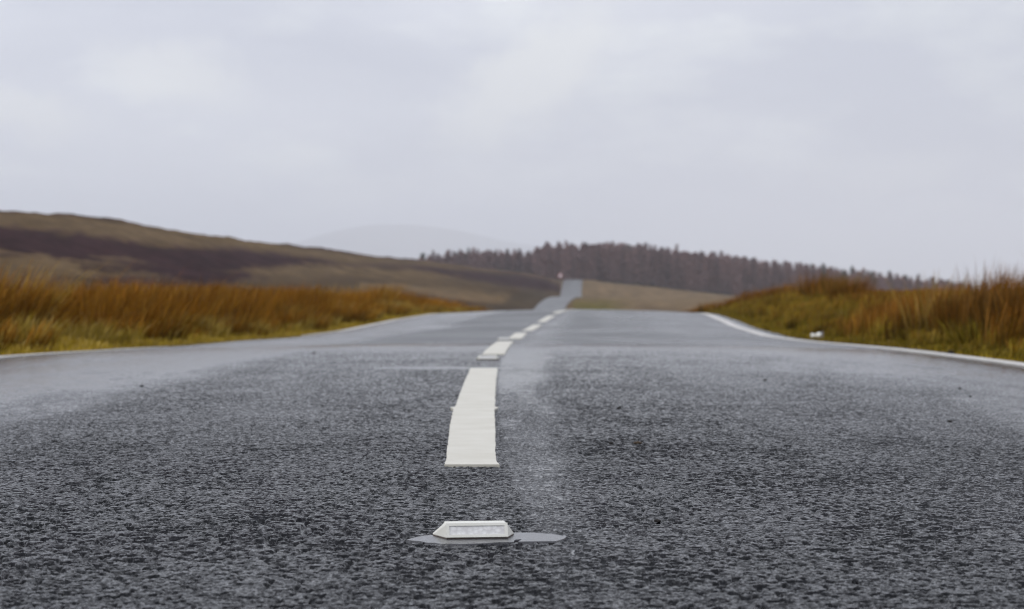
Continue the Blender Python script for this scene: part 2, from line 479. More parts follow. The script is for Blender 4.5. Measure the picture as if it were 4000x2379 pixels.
def veg_colour(X, Y, Z):
    """plant cover of every point: heather, bent grass, rough green"""
    px = 512 + FPX * X / np.maximum(Y, 5); py = 286 - FPX * (Z - EYE) / np.maximum(Y, 5)
    nz = fbm(X / 14.0, Y / 30.0, 60, 4) - 0.5
    n2 = fbm(X / 3.0, Y / 8.0, 61, 4) - 0.5
    n3 = fbm(X / 40.0, Y / 60.0, 62, 3) - 0.5
    n4 = fbm(X / 1.1, Y / 3.5, 63, 3) - 0.5
    pq = py + (10 * nz + 9 * n2 + 9 * n4) * np.interp(px, [250, 400], [1, 0.35])

    def band(xs, up, lo, soft=3.5):
        u = np.interp(px, xs, up); l = np.interp(px, xs, lo)
        return sstep(-soft, soft, pq - u) * sstep(-soft, soft, l - pq) * (px > xs[0] - 40) * (px < xs[-1] + 3)
    h = band([-600, 0, 66, 131, 164, 197, 246, 279, 320, 345], [200, 227, 235.5, 243, 246, 248, 250.5, 253, 258, 264],
             [235, 253.5, 261, 263, 270, 274, 269, 268, 264, 266])
    h = np.maximum(h, band([120, 164, 197, 246, 270], [266, 266, 268, 272, 279], [270, 278, 284, 281, 279]))
    h = np.maximum(h, band([394, 415, 476, 522, 546, 556], [264, 265, 270.7, 275.3, 279, 284], [266, 269.5, 280.7, 288.4, 291.5, 292]))
    h = np.maximum(h, 0.75 * band([90, 115, 180, 230], [279, 277, 280, 282], [281, 287, 292, 284], 3))
    h = np.maximum(h, 0.65 * band([320, 345, 400, 420], [258, 262, 266, 268], [262, 266, 270, 270], 2))
    sky = SKYX(px)
    rim = 0.7 * sstep(5, 0, py - sky) * sstep(-0.05, 0.15, n3 + 0.5 * nz + 0.1) * (px < 470)
    h = np.clip(np.maximum(h, rim), 0, 1)
    tan = np.array([0.130, 0.087, 0.046]); olive = np.array([0.083, 0.054, 0.026]); brown = np.array([0.060, 0.040, 0.023])
    hea = np.array([0.027, 0.0125, 0.014])
    k = np.clip(0.5 + 2.2 * n2 + 1.0 * nz + 1.4 * n4, 0, 1)[:, None]
    g = olive * (1 - k) + tan * k
    left = ((px < 560) & (Y > 100)).astype(float)
    kb = np.clip((sstep(270, 284, py) * 0.75 + 1.3 * nz) * left, 0, 1)[:, None]
    # tan tongue above the gully left of the far road
    tong = band([400, 440, 500, 530], [284, 289, 294, 302], [290, 297, 305, 306], 3)[:, None]
    gul = band([500, 520, 540, 552], [304, 291, 294, 300], [312, 312, 312, 310], 3)[:, None]
    g = g * (1 - kb) + brown * kb
    g = g * (1 - tong) + tan * 1.0 * tong
    g = g * (1 - 0.8 * gul) + np.array([0.050, 0.037, 0.024]) * 0.8 * gul
    # right of the far road: bleached bent grass, greener by the roadside
    right = ((px >= 572) & (Y > 100)).astype(float)[:, None]
    gr = (sstep(296, 306, py) * (1 - sstep(600, 640, px)) * sstep(-0.25, 0.2, n2 + 0.2))[:, None]
    rc = np.array([0.150, 0.105, 0.060]) * (0.8 + 0.4 * k) * (1 - gr) + np.array([0.105, 0.088, 0.022]) * gr
    rdk = (sstep(0.05, 0.25, nz + 0.6 * n2))[:, None]
    rc = rc * (1 - 0.35 * rdk)
    g = g * (1 - right) + rc * right
    c = g * (1 - h[:, None]) + hea * (0.8 + 0.5 * k) * h[:, None]
    # the near verges
    nr = (1 - sstep(60, 110, Y))[:, None]
    k3 = fbm(X / 0.35, Y / 0.5, 70, 3)[:, None]
    vg = np.array([0.110, 0.078, 0.008]) * (1 - k3) + np.array([0.21, 0.148, 0.018]) * k3
    c = c * (1 - nr) + vg * nr
    # forest floor
    ff = (sstep(0, 10, Y - DSKY(px)) * (Y < 1500))[:, None]
    c = c * (1 - ff) + np.array([0.05, 0.04, 0.03]) * ff
    return c


def build_ground():
    us = np.concatenate([-np.geomspace(2.4, 0.30, 40), np.linspace(-0.29, 0.29, 520), np.geomspace(0.30, 2.4, 40)])
    ys = np.concatenate([np.arange(-4, 6, 0.5), np.arange(6, 45, 0.2), np.geomspace(45, 110, 26), np.arange(111, 420, 1.3), np.arange(421, 740, 2.2),
                         np.geomspace(742, 20500, 44)])
    Y, U = np.meshgrid(ys, us, indexing='ij')
    X = U * (Y + 5.0)
    Z = ground_z(X, Y)
    v = np.stack([X, Y, Z], -1).reshape(-1, 3)
    me = mesh_arrays('ground', v, grid_quads(len(ys), len(us)))
    col_attr(me, 'tint', veg_colour(v[:, 0], v[:, 1], v[:, 2]))
    m, nt, N, L, P = new_mat('moor_cover')
    a = N.new('ShaderNodeAttribute'); a.attribute_name = 'tint'
    tc = N.new('ShaderNodeTexCoord')
    nz = n_noise(N, 0.35, 8, 0.7); L.new(tc.outputs['Object'], nz.inputs['Vector'])
    r = n_ramp(N, 0.3, (0.55, 0.55, 0.55), 0.7, (1.4, 1.38, 1.34)); L.new(nz.outputs['Fac'], r.inputs['Fac'])
    L.new(n_mix(N, L, 'MULTIPLY', 1.0, a.outputs['Color'], r.outputs['Color']), P.inputs['Base Color'])
    P.inputs['Roughness'].default_value = 0.95; P.inputs['Specular IOR Level'].default_value = 0.0
    n2 = n_noise(N, 0.9, 6, 0.7); L.new(tc.outputs['Object'], n2.inputs['Vector'])
    b = N.new('ShaderNodeBump'); b.inputs['Strength'].default_value = 0.6; b.inputs['Distance'].default_value = 0.5
    L.new(n2.outputs['Fac'], b.inputs['Height']); L.new(b.outputs['Normal'], P.inputs['Normal'])
    o = obj('ground', me, m); tag(o, kind='structure')


build_ground()


def build_hills():
    top = pchip([(-600, 300), (-200, 280), (120, 266), (230, 256), (290, 246), (320, 236.5), (345, 230), (375, 226), (405, 225.5), (435, 228),
                 (465, 232.5), (490, 238), (520, 244), (560, 249), (620, 254), (720, 259), (820, 266), (900, 274), (1000, 283), (1300, 292)])
    px = np.linspace(-500, 1250, 220)
    ys = np.linspace(11500, 18000, 60)
    Y, PX = np.meshgrid(ys, px, indexing='ij')
    X = (PX - 512) * 15000 / FPX
    hgt = EYE + (286 - top(PX)) * 15000 / FPX + 50
    w = np.clip(1 - np.abs(Y - 15000) / 3200, 0, 1); w = w * w * (3 - 2 * w)
    Z = -50 + hgt * w * (1 + 0.05 * (fbm(X / 1100, Y / 1100, 5, 4) - 0.5))
    me = mesh_arrays('hills', np.stack([X, Y, Z], -1).reshape(-1, 3), grid_quads(60, 220))
    o = obj('hills', me, simple_mat('hill_moor', (0.10, 0.085, 0.06), 0.95, 0.3, 0.002, 0.0)); tag(o, kind='structure')


build_hills()


# ------------------------------------------------------------------ grass
def blades(base, height, width, lean, bend, cbase, ctip, az):
    """tapered three-segment blades; lean is an (N,2) offset of the tip per unit height"""
    n = len(base)
    fr = np.array([0.0, 0.38, 0.74, 1.0]); wf = np.array([1.0, 0.85, 0.55])
    dx, dy = np.cos(az) * 0.5, np.sin(az) * 0.5
    V = np.zeros((n, 7, 3)); C = np.zeros((n, 7, 3))
    for i, f in enumerate(fr):
        off = lean * (height * (f * (1 - bend) + bend * f * f))[:, None]
        zz = height * f * (1 - 0.16 * bend * f)
        cx = base[:, 0] + off[:, 0]; cy = base[:, 1] + off[:, 1]; cz = base[:, 2] + zz
        g = f**1.35  # root colour held up the blade, painting shade into the clump bottoms
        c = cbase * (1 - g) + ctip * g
        if i < 3:
            w = width * wf[i]
            V[:, 2 * i] = np.stack([cx - dx * w, cy - dy * w, cz], 1)
            V[:, 2 * i + 1] = np.stack([cx + dx * w, cy + dy * w, cz], 1)
            C[:, 2 * i] = c; C[:, 2 * i + 1] = c
        else:
            V[:, 6] = np.stack([cx, cy, cz], 1); C[:, 6] = c
    o = (np.arange(n) * 7)[:, None]
    q = np.concatenate([o + np.array([[0, 1, 3, 2]]), o + np.array([[2, 3, 5, 4]])]); t = o + np.array([[4, 5, 6]])
    return V.reshape(-1, 3), q, t, C.reshape(-1, 3)


def merge(parts):
    vs, qs, ts, cs, off = [], [], [], [], 0
    for v, q, t, c in parts:
        vs.append(v); qs.append(q + off); ts.append(t + off); cs.append(c); off += len(v)
    return np.concatenate(vs), np.concatenate(qs), np.concatenate(ts), np.concatenate(cs)


def grass_obj(name, parts, mat, parent=None):
    v, q, t, c = merge(parts)
    me = mesh_arrays(name, v, q, t)
    col_attr(me, 'tint', c)
    return obj(name, me, mat, parent)


M_BLADE = blade_mat('grass_blades', 0.7, 0.03)
RUST = np.array([[0.34, 0.125, 0.008], [0.26, 0.090, 0.004], [0.33, 0.165, 0.022], [0.40, 0.190, 0.026], [0.18, 0.064, 0.004]])
OLIV = np.array([[0.055, 0.042, 0.003], [0.070, 0.044, 0.002], [0.040, 0.034, 0.003], [0.090, 0.055, 0.003]])
STRAW = np.array([[0.36, 0.250, 0.060], [0.30, 0.205, 0.034], [0.28, 0.200, 0.020], [0.42, 0.31, 0.11]])
GREEN = np.array([[0.150, 0.112, 0.012], [0.180, 0.130, 0.016], [0.100, 0.096, 0.008], [0.20, 0.142, 0.020]])
GOLD = np.array([[0.31, 0.210, 0.022], [0.26, 0.180, 0.012], [0.35, 0.240, 0.045], [0.22, 0.160, 0.010]])


def pick(pal, n, jit=0.18):
    c = pal[rng.integers(0, len(pal), n)]
    return c * (1 + jit * rng.standard_normal(n))[:, None].clip(0.5, 1.6)


def tussocks(cx, cy, hgt, per, rad, pal_tip, pal_base, wind=0.23, width=0.006, spread=0.32, straw=0.0):
    n = len(cx)
    cid = np.repeat(np.arange(n), per)
    N = len(cid)
    r = rad * np.sqrt(rng.random(N)); a = rng.random(N) * 2 * math.pi
    bx = cx[cid] + r * np.cos(a); by = cy[cid] + r * np.sin(a)
    bz = ground_z(bx, by, True) - 0.03
    h = hgt[cid] * (0.55 + 0.5 * rng.random(N))
    sp = spread * (r / rad)
    wc = wind * (0.3 + 1.3 * rng.random(n))
    lean = np.stack([sp * np.cos(a) + wc[cid] * (0.6 + 0.8 * rng.random(N)) + 0.10 * rng.standard_normal(N), sp * np.sin(a) + 0.16 * rng.standard_normal(N)], 1)
    tint = ((0.40 + 0.75 * rng.random(n)) * (0.55 + 1.0 * fbm(cx / 1.4, cy / 2.4, 87, 3)))[cid][:, None] * 1.1
    kind = rng.random(n)[cid][:, None]
    ct = pick(pal_tip, N); cb = pick(pal_base, N)
    if straw:
        ct = np.where(kind < straw, 0.35 * ct + 0.60 * pick(STRAW, N), ct)
    ct = ct * tint; cb = cb * tint
    return blades(np.stack([bx, by, bz], 1), h, width * (0.7 + 0.8 * rng.random(N)), lean, 0.25 + 0.5 * rng.random(N), cb, ct, rng.random(N) * math.pi)


def scatter(n, t0, t1, d0, d1, p=1.0):
    d = d0 + (d1 - d0) * rng.random(n)**p
    t = t0 + (t1 - t0) * rng.random(n)
    return XC(d) + t, d, t


# left: a continuous bank of rust coloured moor grass
def clumpy(x, d, t, H, per, tip, base, width=0.0075, rad=0.23):
    n = len(x)
    hh = H * (0.50 + 0.78 * rng.random(n)) * (0.72 + 0.56 * fbm(x / 1.3, d / 2.0, 81, 2))
    return tussocks(x, d, hh, per, rad, tip, base, width=width, straw=0.10)


parts = []
HL = lin([(6, 0.50), (12, 0.56), (18, 0.56), (24, 0.48), (30, 0.49), (36, 0.49), (45, 0.46), (60, 0.44), (85, 0.38), (110, 0.32)])
x, d, t = scatter(1700, -7.5, -2.82, 6, 60, 1.0)
parts.append(clumpy(x, d, t, HL(d) * (0.50 + 0.50 * sstep(-2.8, -3.7, t)), 105, RUST, OLIV * 0.7))  # olive roots darkened further as painted shade in the gaps
x, d, t = scatter(500, -7.0, -3.1, 55, 110)
parts.append(clumpy(x, d, t, HL(d), 45, RUST, OLIV, width=0.012))
x, d, t = scatter(16, -5.5, -3.8, 15, 30)            # single tall flowering stems
parts.append(tussocks(x, d, 0.80 + 0.18 * rng.random(16), 3, 0.05, RUST, RUST, wind=0.45, width=0.004))
left_bank = grass_obj('moor_grass', parts, M_BLADE)
tag(left_bank, 'long bank of rust orange moor grass along the left verge, bent by the wind', 'moor grass', kind='stuff')

# right: moor grass on top of the bank, taller at the near end
parts = []
HR = lin([(8, 0.60), (14, 0.62), (16.5, 0.58), (18.5, 0.44), (20, 0.36), (22, 0.30), (26, 0.20), (29, 0.20), (31, 0.28), (33, 0.46), (37, 0.46), (39, 0.40), (44, 0.32), (60, 0.36), (85, 0.36), (110, 0.3)])
x, d, t = scatter(1800, 3.05, 7.0, 7, 60)
keep = t > 3.05 + 0.95 * sstep(22, 27, d) + 0.25 * rng.random(len(t))
x, d, t = x[keep], d[keep], t[keep]
hh = HR(d) * (1 - 0.72 * sstep(4.25, 4.8, t))
dark = np.array([[0.19, 0.075, 0.010], [0.24, 0.105, 0.018], [0.14, 0.058, 0.008], [0.28, 0.14, 0.035]]) * np.array([1.1, 1.0, 0.8])
parts.append(clumpy(x, d, t, hh, 105, dark, OLIV * 0.6))  # olive roots, darkened to paint in the shade between clumps
x, d, t = scatter(800, 2.95, 4.3, 9, 45)            # low tufts dotted over the slope
parts.append(clumpy(x, d, t, 0.10 + 0.13 * rng.random(800), 60, np.concatenate([dark, STRAW[1:3], GOLD]), OLIV, rad=0.09))
x, d, t = scatter(420, 3.4, 7.0, 55, 110)
parts.append(clumpy(x, d, t, HR(d), 45, dark, OLIV, width=0.012))
right_bank = grass_obj('moor_grass', parts, M_BLADE)
tag(right_bank, 'rust brown moor grass on top of the right hand bank above green turf', 'moor grass', kind='stuff')

# short verge turf on both sides
def turf(n, t0, t1, d0, d1, h0, h1, pal_t, pal_b, width=0.006, patch=None, wind=0.25):
    x, d, t = scatter(n, t0, t1, d0, d1, 1.15)
    if patch is not None:
        k = patch(x, d, t); x, d, t = x[k], d[k], t[k]
    N = len(x)
    hf = fbm(x / 0.22, d / 0.35, 91, 3)
    h = (h0 + (h1 - h0) * np.clip((hf - 0.3) * 2.2, 0, 1)) * (0.7 + 0.6 * rng.random(N))
    tint = (0.70 + 0.6 * fbm(x / 0.4, d / 0.6, 93, 3))[:, None]
    lean = np.stack([wind + 0.35 * rng.standard_normal(N), 0.35 * rng.standard_normal(N)], 1)
    return blades(np.stack([x, d, ground_z(x, d) - 0.012], 1), h, width * (0.7 + 0.7 * rng.random(N)), lean, 0.3 + 0.5 * rng.random(N),
                  pick(pal_b, N) * tint, pick(pal_t, N) * tint, rng.random(N) * math.pi)


parts = [turf(52000, TL - 1.0, TL + 0.0, 7, 62, 0.025, 0.07, np.concatenate([STRAW, GOLD]) * 1.25, GOLD * 0.9),
         turf(22000, TL - 0.55, TL - 0.2, 8, 60, 0.08, 0.20, STRAW, GOLD * 0.6, patch=lambda x, d, t: fbm(x / 0.5, d / 0.9, 95, 2) > 0.50),
         turf(2500, TL - 0.05, TL + 0.07, 15.2, 26, 0.02, 0.06, STRAW, GREEN)]
o = grass_obj('verge_grass', parts, M_BLADE)
tag(o, 'low straw and yellow green turf fringing the left edge of the road', 'verge grass', kind='stuff')
parts = [turf(70000, TR + 0.0, TR + 2.1, 7, 62, 0.03, 0.09, np.concatenate([GREEN * 0.85, GOLD[:2] * 0.75, STRAW[:1] * 0.8]), OLIV * 1.3),
         turf(26000, TR + 0.25, TR + 1.8, 8, 50, 0.07, 0.17, np.concatenate([STRAW[1:3], GREEN]), OLIV, patch=lambda x, d, t: fbm(x / 0.5, d / 0.9, 97, 2) > 0.52)]
o = grass_obj('verge_grass', parts, M_BLADE)
tag(o, 'mossy green and olive turf covering the slope of the right verge', 'verge grass', kind='stuff')


def tuft(xpx, ypx, t, h, rad, per, pal, palb, label, wind=0.2, spread=0.6, width=0.006, grp='grass tufts that stand out on the verges'):
    """one clump that stands out; xpx locates it along the road"""
    ds = np.linspace(6, 60, 2000)
    d = ds[np.argmin(np.abs((XC(ds) + t) * FPX / ds - (xpx - 512)))]
    x = XC(d) + t
    p = tussocks(np.array([x]), np.array([d]), np.array([h]), per, rad, pal, palb, wind, width, spread)
    v = p[0].copy(); loc = np.array([x, d, float(ground_z(x, d))]); v -= loc
    me = mesh_arrays('grass_tuft', v, p[1], p[2]); col_attr(me, 'tint', p[3])
    o = obj('grass_tuft', me, M_BLADE); o.location = loc
    return tag(o, label, 'grass tuft', grp)


PALE = STRAW * 1.05
tuft(118, 335, -3.05, 0.20, 0.13, 240, PALE, STRAW * 0.8, 'low pale straw tuft beside the broken end of the left edge line')
tuft(185, 325, -3.05, 0.26, 0.15, 260, PALE, STRAW * 0.8, 'widest pale straw tuft in front of the left bank of rust grass')
tuft(232, 322, -3.05, 0.27, 0.14, 220, PALE, STRAW * 0.8, 'blond tuft with drooping tips right of the widest straw tuft on the left verge')
tuft(297, 312, -3.05, 0.36, 0.13, 260, PALE, STRAW * 0.8, 'tallest and narrowest pale tuft on the left verge, standing upright', spread=0.35)
tuft(385, 305, -3.1, 0.32, 0.26, 420, PALE, STRAW * 0.8, 'rounded pale yellow tuft where the left edge line reaches the crest', width=0.009)
tuft(482, 307, -3.3, 0.30, 0.30, 300, PALE, STRAW * 0.8, 'small yellow tuft farthest along the left verge beside the distant road', width=0.012)
tuft(978, 335, 3.12, 0.26, 0.15, 320, np.concatenate([STRAW[1:3] * 0.8, GREEN]), OLIV, 'bushy olive tuft at the foot of the tall rushes on the right', spread=0.7)
DRK = 0.8 * np.array([[0.13, 0.055, 0.010], [0.17, 0.075, 0.016], [0.085, 0.042, 0.008], [0.22, 0.12, 0.035]])
for (xp, t, h, rad, lab) in ((962, 3.35, 0.42, 0.20, 'dark tall rush clump rising from a bare stem base beside the green moss'),
                             (992, 3.45, 0.45, 0.22, 'tallest dark rush clump on the right with wisps against the sky'),
                             (1020, 3.45, 0.41, 0.22, 'dense dark rush clump cut by the right edge of the view')):
    o = tuft(xp, 0, t, h, rad, 1100, DRK, OLIV * 0.6, lab, wind=0.26, spread=0.28, width=0.006, grp='tall dark rush clumps at the right')  # olive roots with shade painted in at the foot
    o.name = 'rush_clump'; o['category'] = 'rush clump'


# ------------------------------------------------------------------ plantation
def tree_variant(seed, spruce):
    r = np.random.default_rng(seed)
    H = 11.5
    # trunk
    ns, nr = 7, 8
    zz = np.linspace(0, H * 0.96, nr); rad = 0.15 * (1 - zz / (H * 1.0)) + 0.012
    a = np.linspace(0, 2 * math.pi, ns, endpoint=False)
    bx = 0.08 * np.sin(zz * 0.5 + seed); by = 0.08 * np.cos(zz * 0.4 + seed)
    tv = np.stack([bx[:, None] + rad[:, None] * np.cos(a), by[:, None] + rad[:, None] * np.sin(a), np.repeat(zz[:, None], ns, 1)], -1).reshape(-1, 3)
    tq = []
    for i in range(nr - 1):
        for j in range(ns):
            k = (j + 1) % ns
            tq.append([i * ns + j, i * ns + k, (i + 1) * ns + k, (i + 1) * ns + j])
    tme = mesh_arrays('trunk', tv, tq)
    # crown: whorls of drooping twig sprays
    V, T = [], []
    z0 = H * (0.03 if spruce else 0.05)
    z = z0
    while z < H:
        f = (z - z0) / (H - z0)
        rr = (2.2 if spruce else 2.1) * (1 - f)**(0.75) * (0.75 + 0.5 * r.random()) + 0.10
        nb = 7 if f < 0.85 else 4
        a0 = r.random() * 6.28
        for b in range(nb):
            if r.random() < 0.12:
                continue
            an = a0 + b * 6.283 / nb + 0.5 * (r.random() - 0.5)
            L_ = rr * (0.6 + 0.55 * r.random())
            up = (-0.12 if spruce else 0.18) * L_ + 0.3 * f * L_
            dx, dy = math.cos(an), math.sin(an)
            nsp = max(2, int(L_ / 0.30))
            for s in range(nsp):
                q = (s + 0.6) / nsp
                cx, cy, cz = dx * L_ * q, dy * L_ * q, z + up * q
                for _ in range(2):
                    o = r.normal(size=(3, 3)) * np.array([0.24, 0.24, 0.20]) * (1.0 if spruce else 0.95)
                    i0 = len(V)
                    for k in range(3):
                        V.append((cx + o[k, 0], cy + o[k, 1], cz + o[k, 2] - 0.05))
                    T.append((i0, i0 + 1, i0 + 2))
        z += 0.24 + 0.22 * (1 - f) * (0.7 + 0.6 * r.random())
    # leader
    i0 = len(V)
    V += [(-0.05, 0, H - 0.6), (0.05, 0.02, H - 0.6), (0.0, 0.0, H + 0.35)]
    T.append((i0, i0 + 1, i0 + 2))
    cme = mesh_arrays('crown', V, None, T, smooth=False)
    return tme, cme


def crown_mat(name, lo, hi):
    m, nt, N, L, P = new_mat(name)
    tc = N.new('ShaderNodeTexCoord'); nz = n_noise(N, 1.1, 4); L.new(tc.outputs['Object'], nz.inputs['Vector'])
    r = n_ramp(N, 0.32, lo, 0.68, hi); L.new(nz.outputs['Fac'], r.inputs['Fac'])
    oi = N.new('ShaderNodeObjectInfo')
    rr = n_ramp(N, 0, (0.75, 0.75, 0.75), 1, (1.3, 1.25, 1.2)); L.new(oi.outputs['Random'], rr.inputs['Fac'])
    L.new(n_mix(N, L, 'MULTIPLY', 1.0, r.outputs['Color'], rr.outputs['Color']), P.inputs['Base Color'])
    P.inputs['Roughness'].default_value = 0.9; P.inputs['Specular IOR Level'].default_value = 0.05
    return m


M_BARK = simple_mat('bark', (0.075, 0.058, 0.05), 0.9, 0.3, 3.0, 0.1)
M_LARCH = crown_mat('larch_twigs', (0.130, 0.080, 0.082), (0.222, 0.138, 0.132))
M_SPRUCE = crown_mat('spruce_needles', (0.022, 0.032, 0.022), (0.060, 0.068, 0.045))
VARS = []
for i in range(9):
    sp = i >= 6
    tme, cme = tree_variant(100 + i, sp)
    tme.materials.append(M_BARK); cme.materials.append(M_SPRUCE if sp else M_LARCH)
    VARS.append((tme, cme, sp))


def plant(x, y, hs, ws, sp, label, grp):
    c = [v for v in VARS if v[2] == sp]
    tme, cme, _ = c[rng.integers(0, len(c))]
    e = empty('spruce_tree' if sp else 'larch_tree', (x, y, float(ground_z(x, y, False)) - 0.1), rng.random() * 6.28)
    e.scale = (ws, ws, hs)
    tag(e, label, 'tree', grp)
    obj_t = bpy.data.objects.new('trunk', tme); link(obj_t, e)
    obj_c = bpy.data.objects.new('crown', cme); link(obj_c, e)
    return e


rng = np.random.default_rng(5)
LAB_L = 'leafless rust brown larch packed in the plantation beyond the far end of the road'
LAB_S = 'dark green spruce spire rising among the brown larches of the plantation'
rows = [(18, 53), (28, 52), (40, 50), (54, 49), (70, 48), (90, 46)]
count = 0
for ri, (dd, n) in enumerate(rows):
    for i in range(n):
        px = 404 + (968 - 404) * (i + 0.5 + 0.75 * (rng.random() - 0.5)) / n
        dpt = float(DSKY(px)) + dd + 60 * float(np.interp(px, [398, 532, 562], [1, 0.85, 0])) + 5 * (rng.random() - 0.5)
        X = (px - 512) / FPX * dpt
        pg = float(np.interp(px, [398, 470, 540, 600, 830, 900, 965], [0.40, 0.30, 0.12, 0.03, 0.06, 0.3, 0.5]))
        sp = rng.random() < pg * (0.5 if ri < 3 else 1.0)
        hs = (0.90 + 0.13 * rng.random()) * (1.03 if sp else 1.0)
        if rng.random() < 0.07:
            hs *= 1.07
        if count < 298:
            plant(X, dpt, hs, 0.85 + 0.4 * rng.random(), sp, LAB_S if sp else LAB_L, 'spruces of the plantation' if sp else 'larches of the plantation')
            count += 1


# the rest of the plantation, behind and between the trees above, as one mass
def build_forest():
    Vs, Ts, off = [], [], 0
    src = []
    for tme, cme, sp in VARS[:6]:
        co = np.zeros(len(cme.vertices) * 3, np.float32); cme.vertices.foreach_get('co', co)
        tr = np.zeros(len(cme.polygons) * 3, np.int32); cme.polygons.foreach_get('vertices', tr)
        src.append((co.reshape(-1, 3), tr.reshape(-1, 3)))
    for i in range(665):
        px = 402 + 575 * rng.random() if i < 640 else 556 + 1.4 * (i - 640); dpt = float(DSKY(px)) + 60 * float(np.interp(px, [398, 532, 562], [1, 0.85, 0])) + (20 + 105 * rng.random() if i < 640 else 45 + 40 * rng.random())
        X = (px - 512) / FPX * dpt; z = float(ground_z(X, dpt, False))
        co, tr = src[rng.integers(0, 6)]
        a = rng.random() * 6.28; ws = 0.95 + 0.3 * rng.random()
        hs = (0.88 + 0.13 * rng.random())
        R2 = np.array([[math.cos(a), -math.sin(a)], [math.sin(a), math.cos(a)]]) * ws
        v = np.empty_like(co); v[:, :2] = co[:, :2] @ R2.T + np.array([X, dpt]); v[:, 2] = co[:, 2] * hs - 0.6 + z
        Vs.append(v); Ts.append(tr + off); off += len(v)
    me = mesh_arrays('forest', np.concatenate(Vs), None, np.concatenate(Ts), smooth=False)
    o = obj('forest', me, M_LARCH)
    tag(o, 'mass of further brown larches filling the plantation behind its front trees', 'forest', kind='stuff')


build_forest()


# ------------------------------------------------------------------ road studs
def poly_prism(name, bottom, top, zb, zt, mat, parent, bevel=0.0):
    n = len(bottom)
    v = [(x, y, zb) for x, y in bottom] + [(x, y, zt) for x, y in top]
    me = bpy.data.meshes.new(name)
    f = [tuple(range(n - 1, -1, -1)), tuple(range(n, 2 * n))] + [(i, (i + 1) % n, n + (i + 1) % n, n + i) for i in range(n)]
    me.from_pydata(v, [], f); me.update()
    o = obj(name, me, mat, parent)
    if bevel:
        b = o.modifiers.new('bevel', 'BEVEL'); b.width = bevel; b.segments = 2
    return o


M_STUD = paint_mat('stud_plastic', (0.655, 0.65, 0.60), 0.27, (110, 110))
M_STUD_DIRT = simple_mat('stud_joint', (0.10, 0.07, 0.055), 0.7, 0.4, 200)
M_BIT = simple_mat('bitumen', (0.050, 0.050, 0.055), 0.24, 0.55, 90)


def lens_mat():
    m, nt, N, L, P = new_mat('clear_lens')
    tc = N.new('ShaderNodeTexCoord')
    vo = N.new('ShaderNodeTexVoronoi'); vo.inputs['Scale'].default_value = 170; L.new(tc.outputs['Object'], vo.inputs['Vector'])
    r = n_ramp(N, 0.2, (0.66, 0.66, 0.65), 0.75, (0.54, 0.53, 0.525)); L.new(vo.outputs['Distance'], r.inputs['Fac'])
    L.new(r.outputs['Color'], P.inputs['Base Color']); P.inputs['Roughness'].default_value = 0.12
    b = N.new('ShaderNodeBump'); b.inputs['Strength'].default_value = 0.45; b.inputs['Distance'].default_value = 0.0015
    L.new(vo.outputs['Distance'], b.inputs['Height']); L.new(b.outputs['Normal'], P.inputs['Normal'])
    return m


M_LENS = lens_mat()


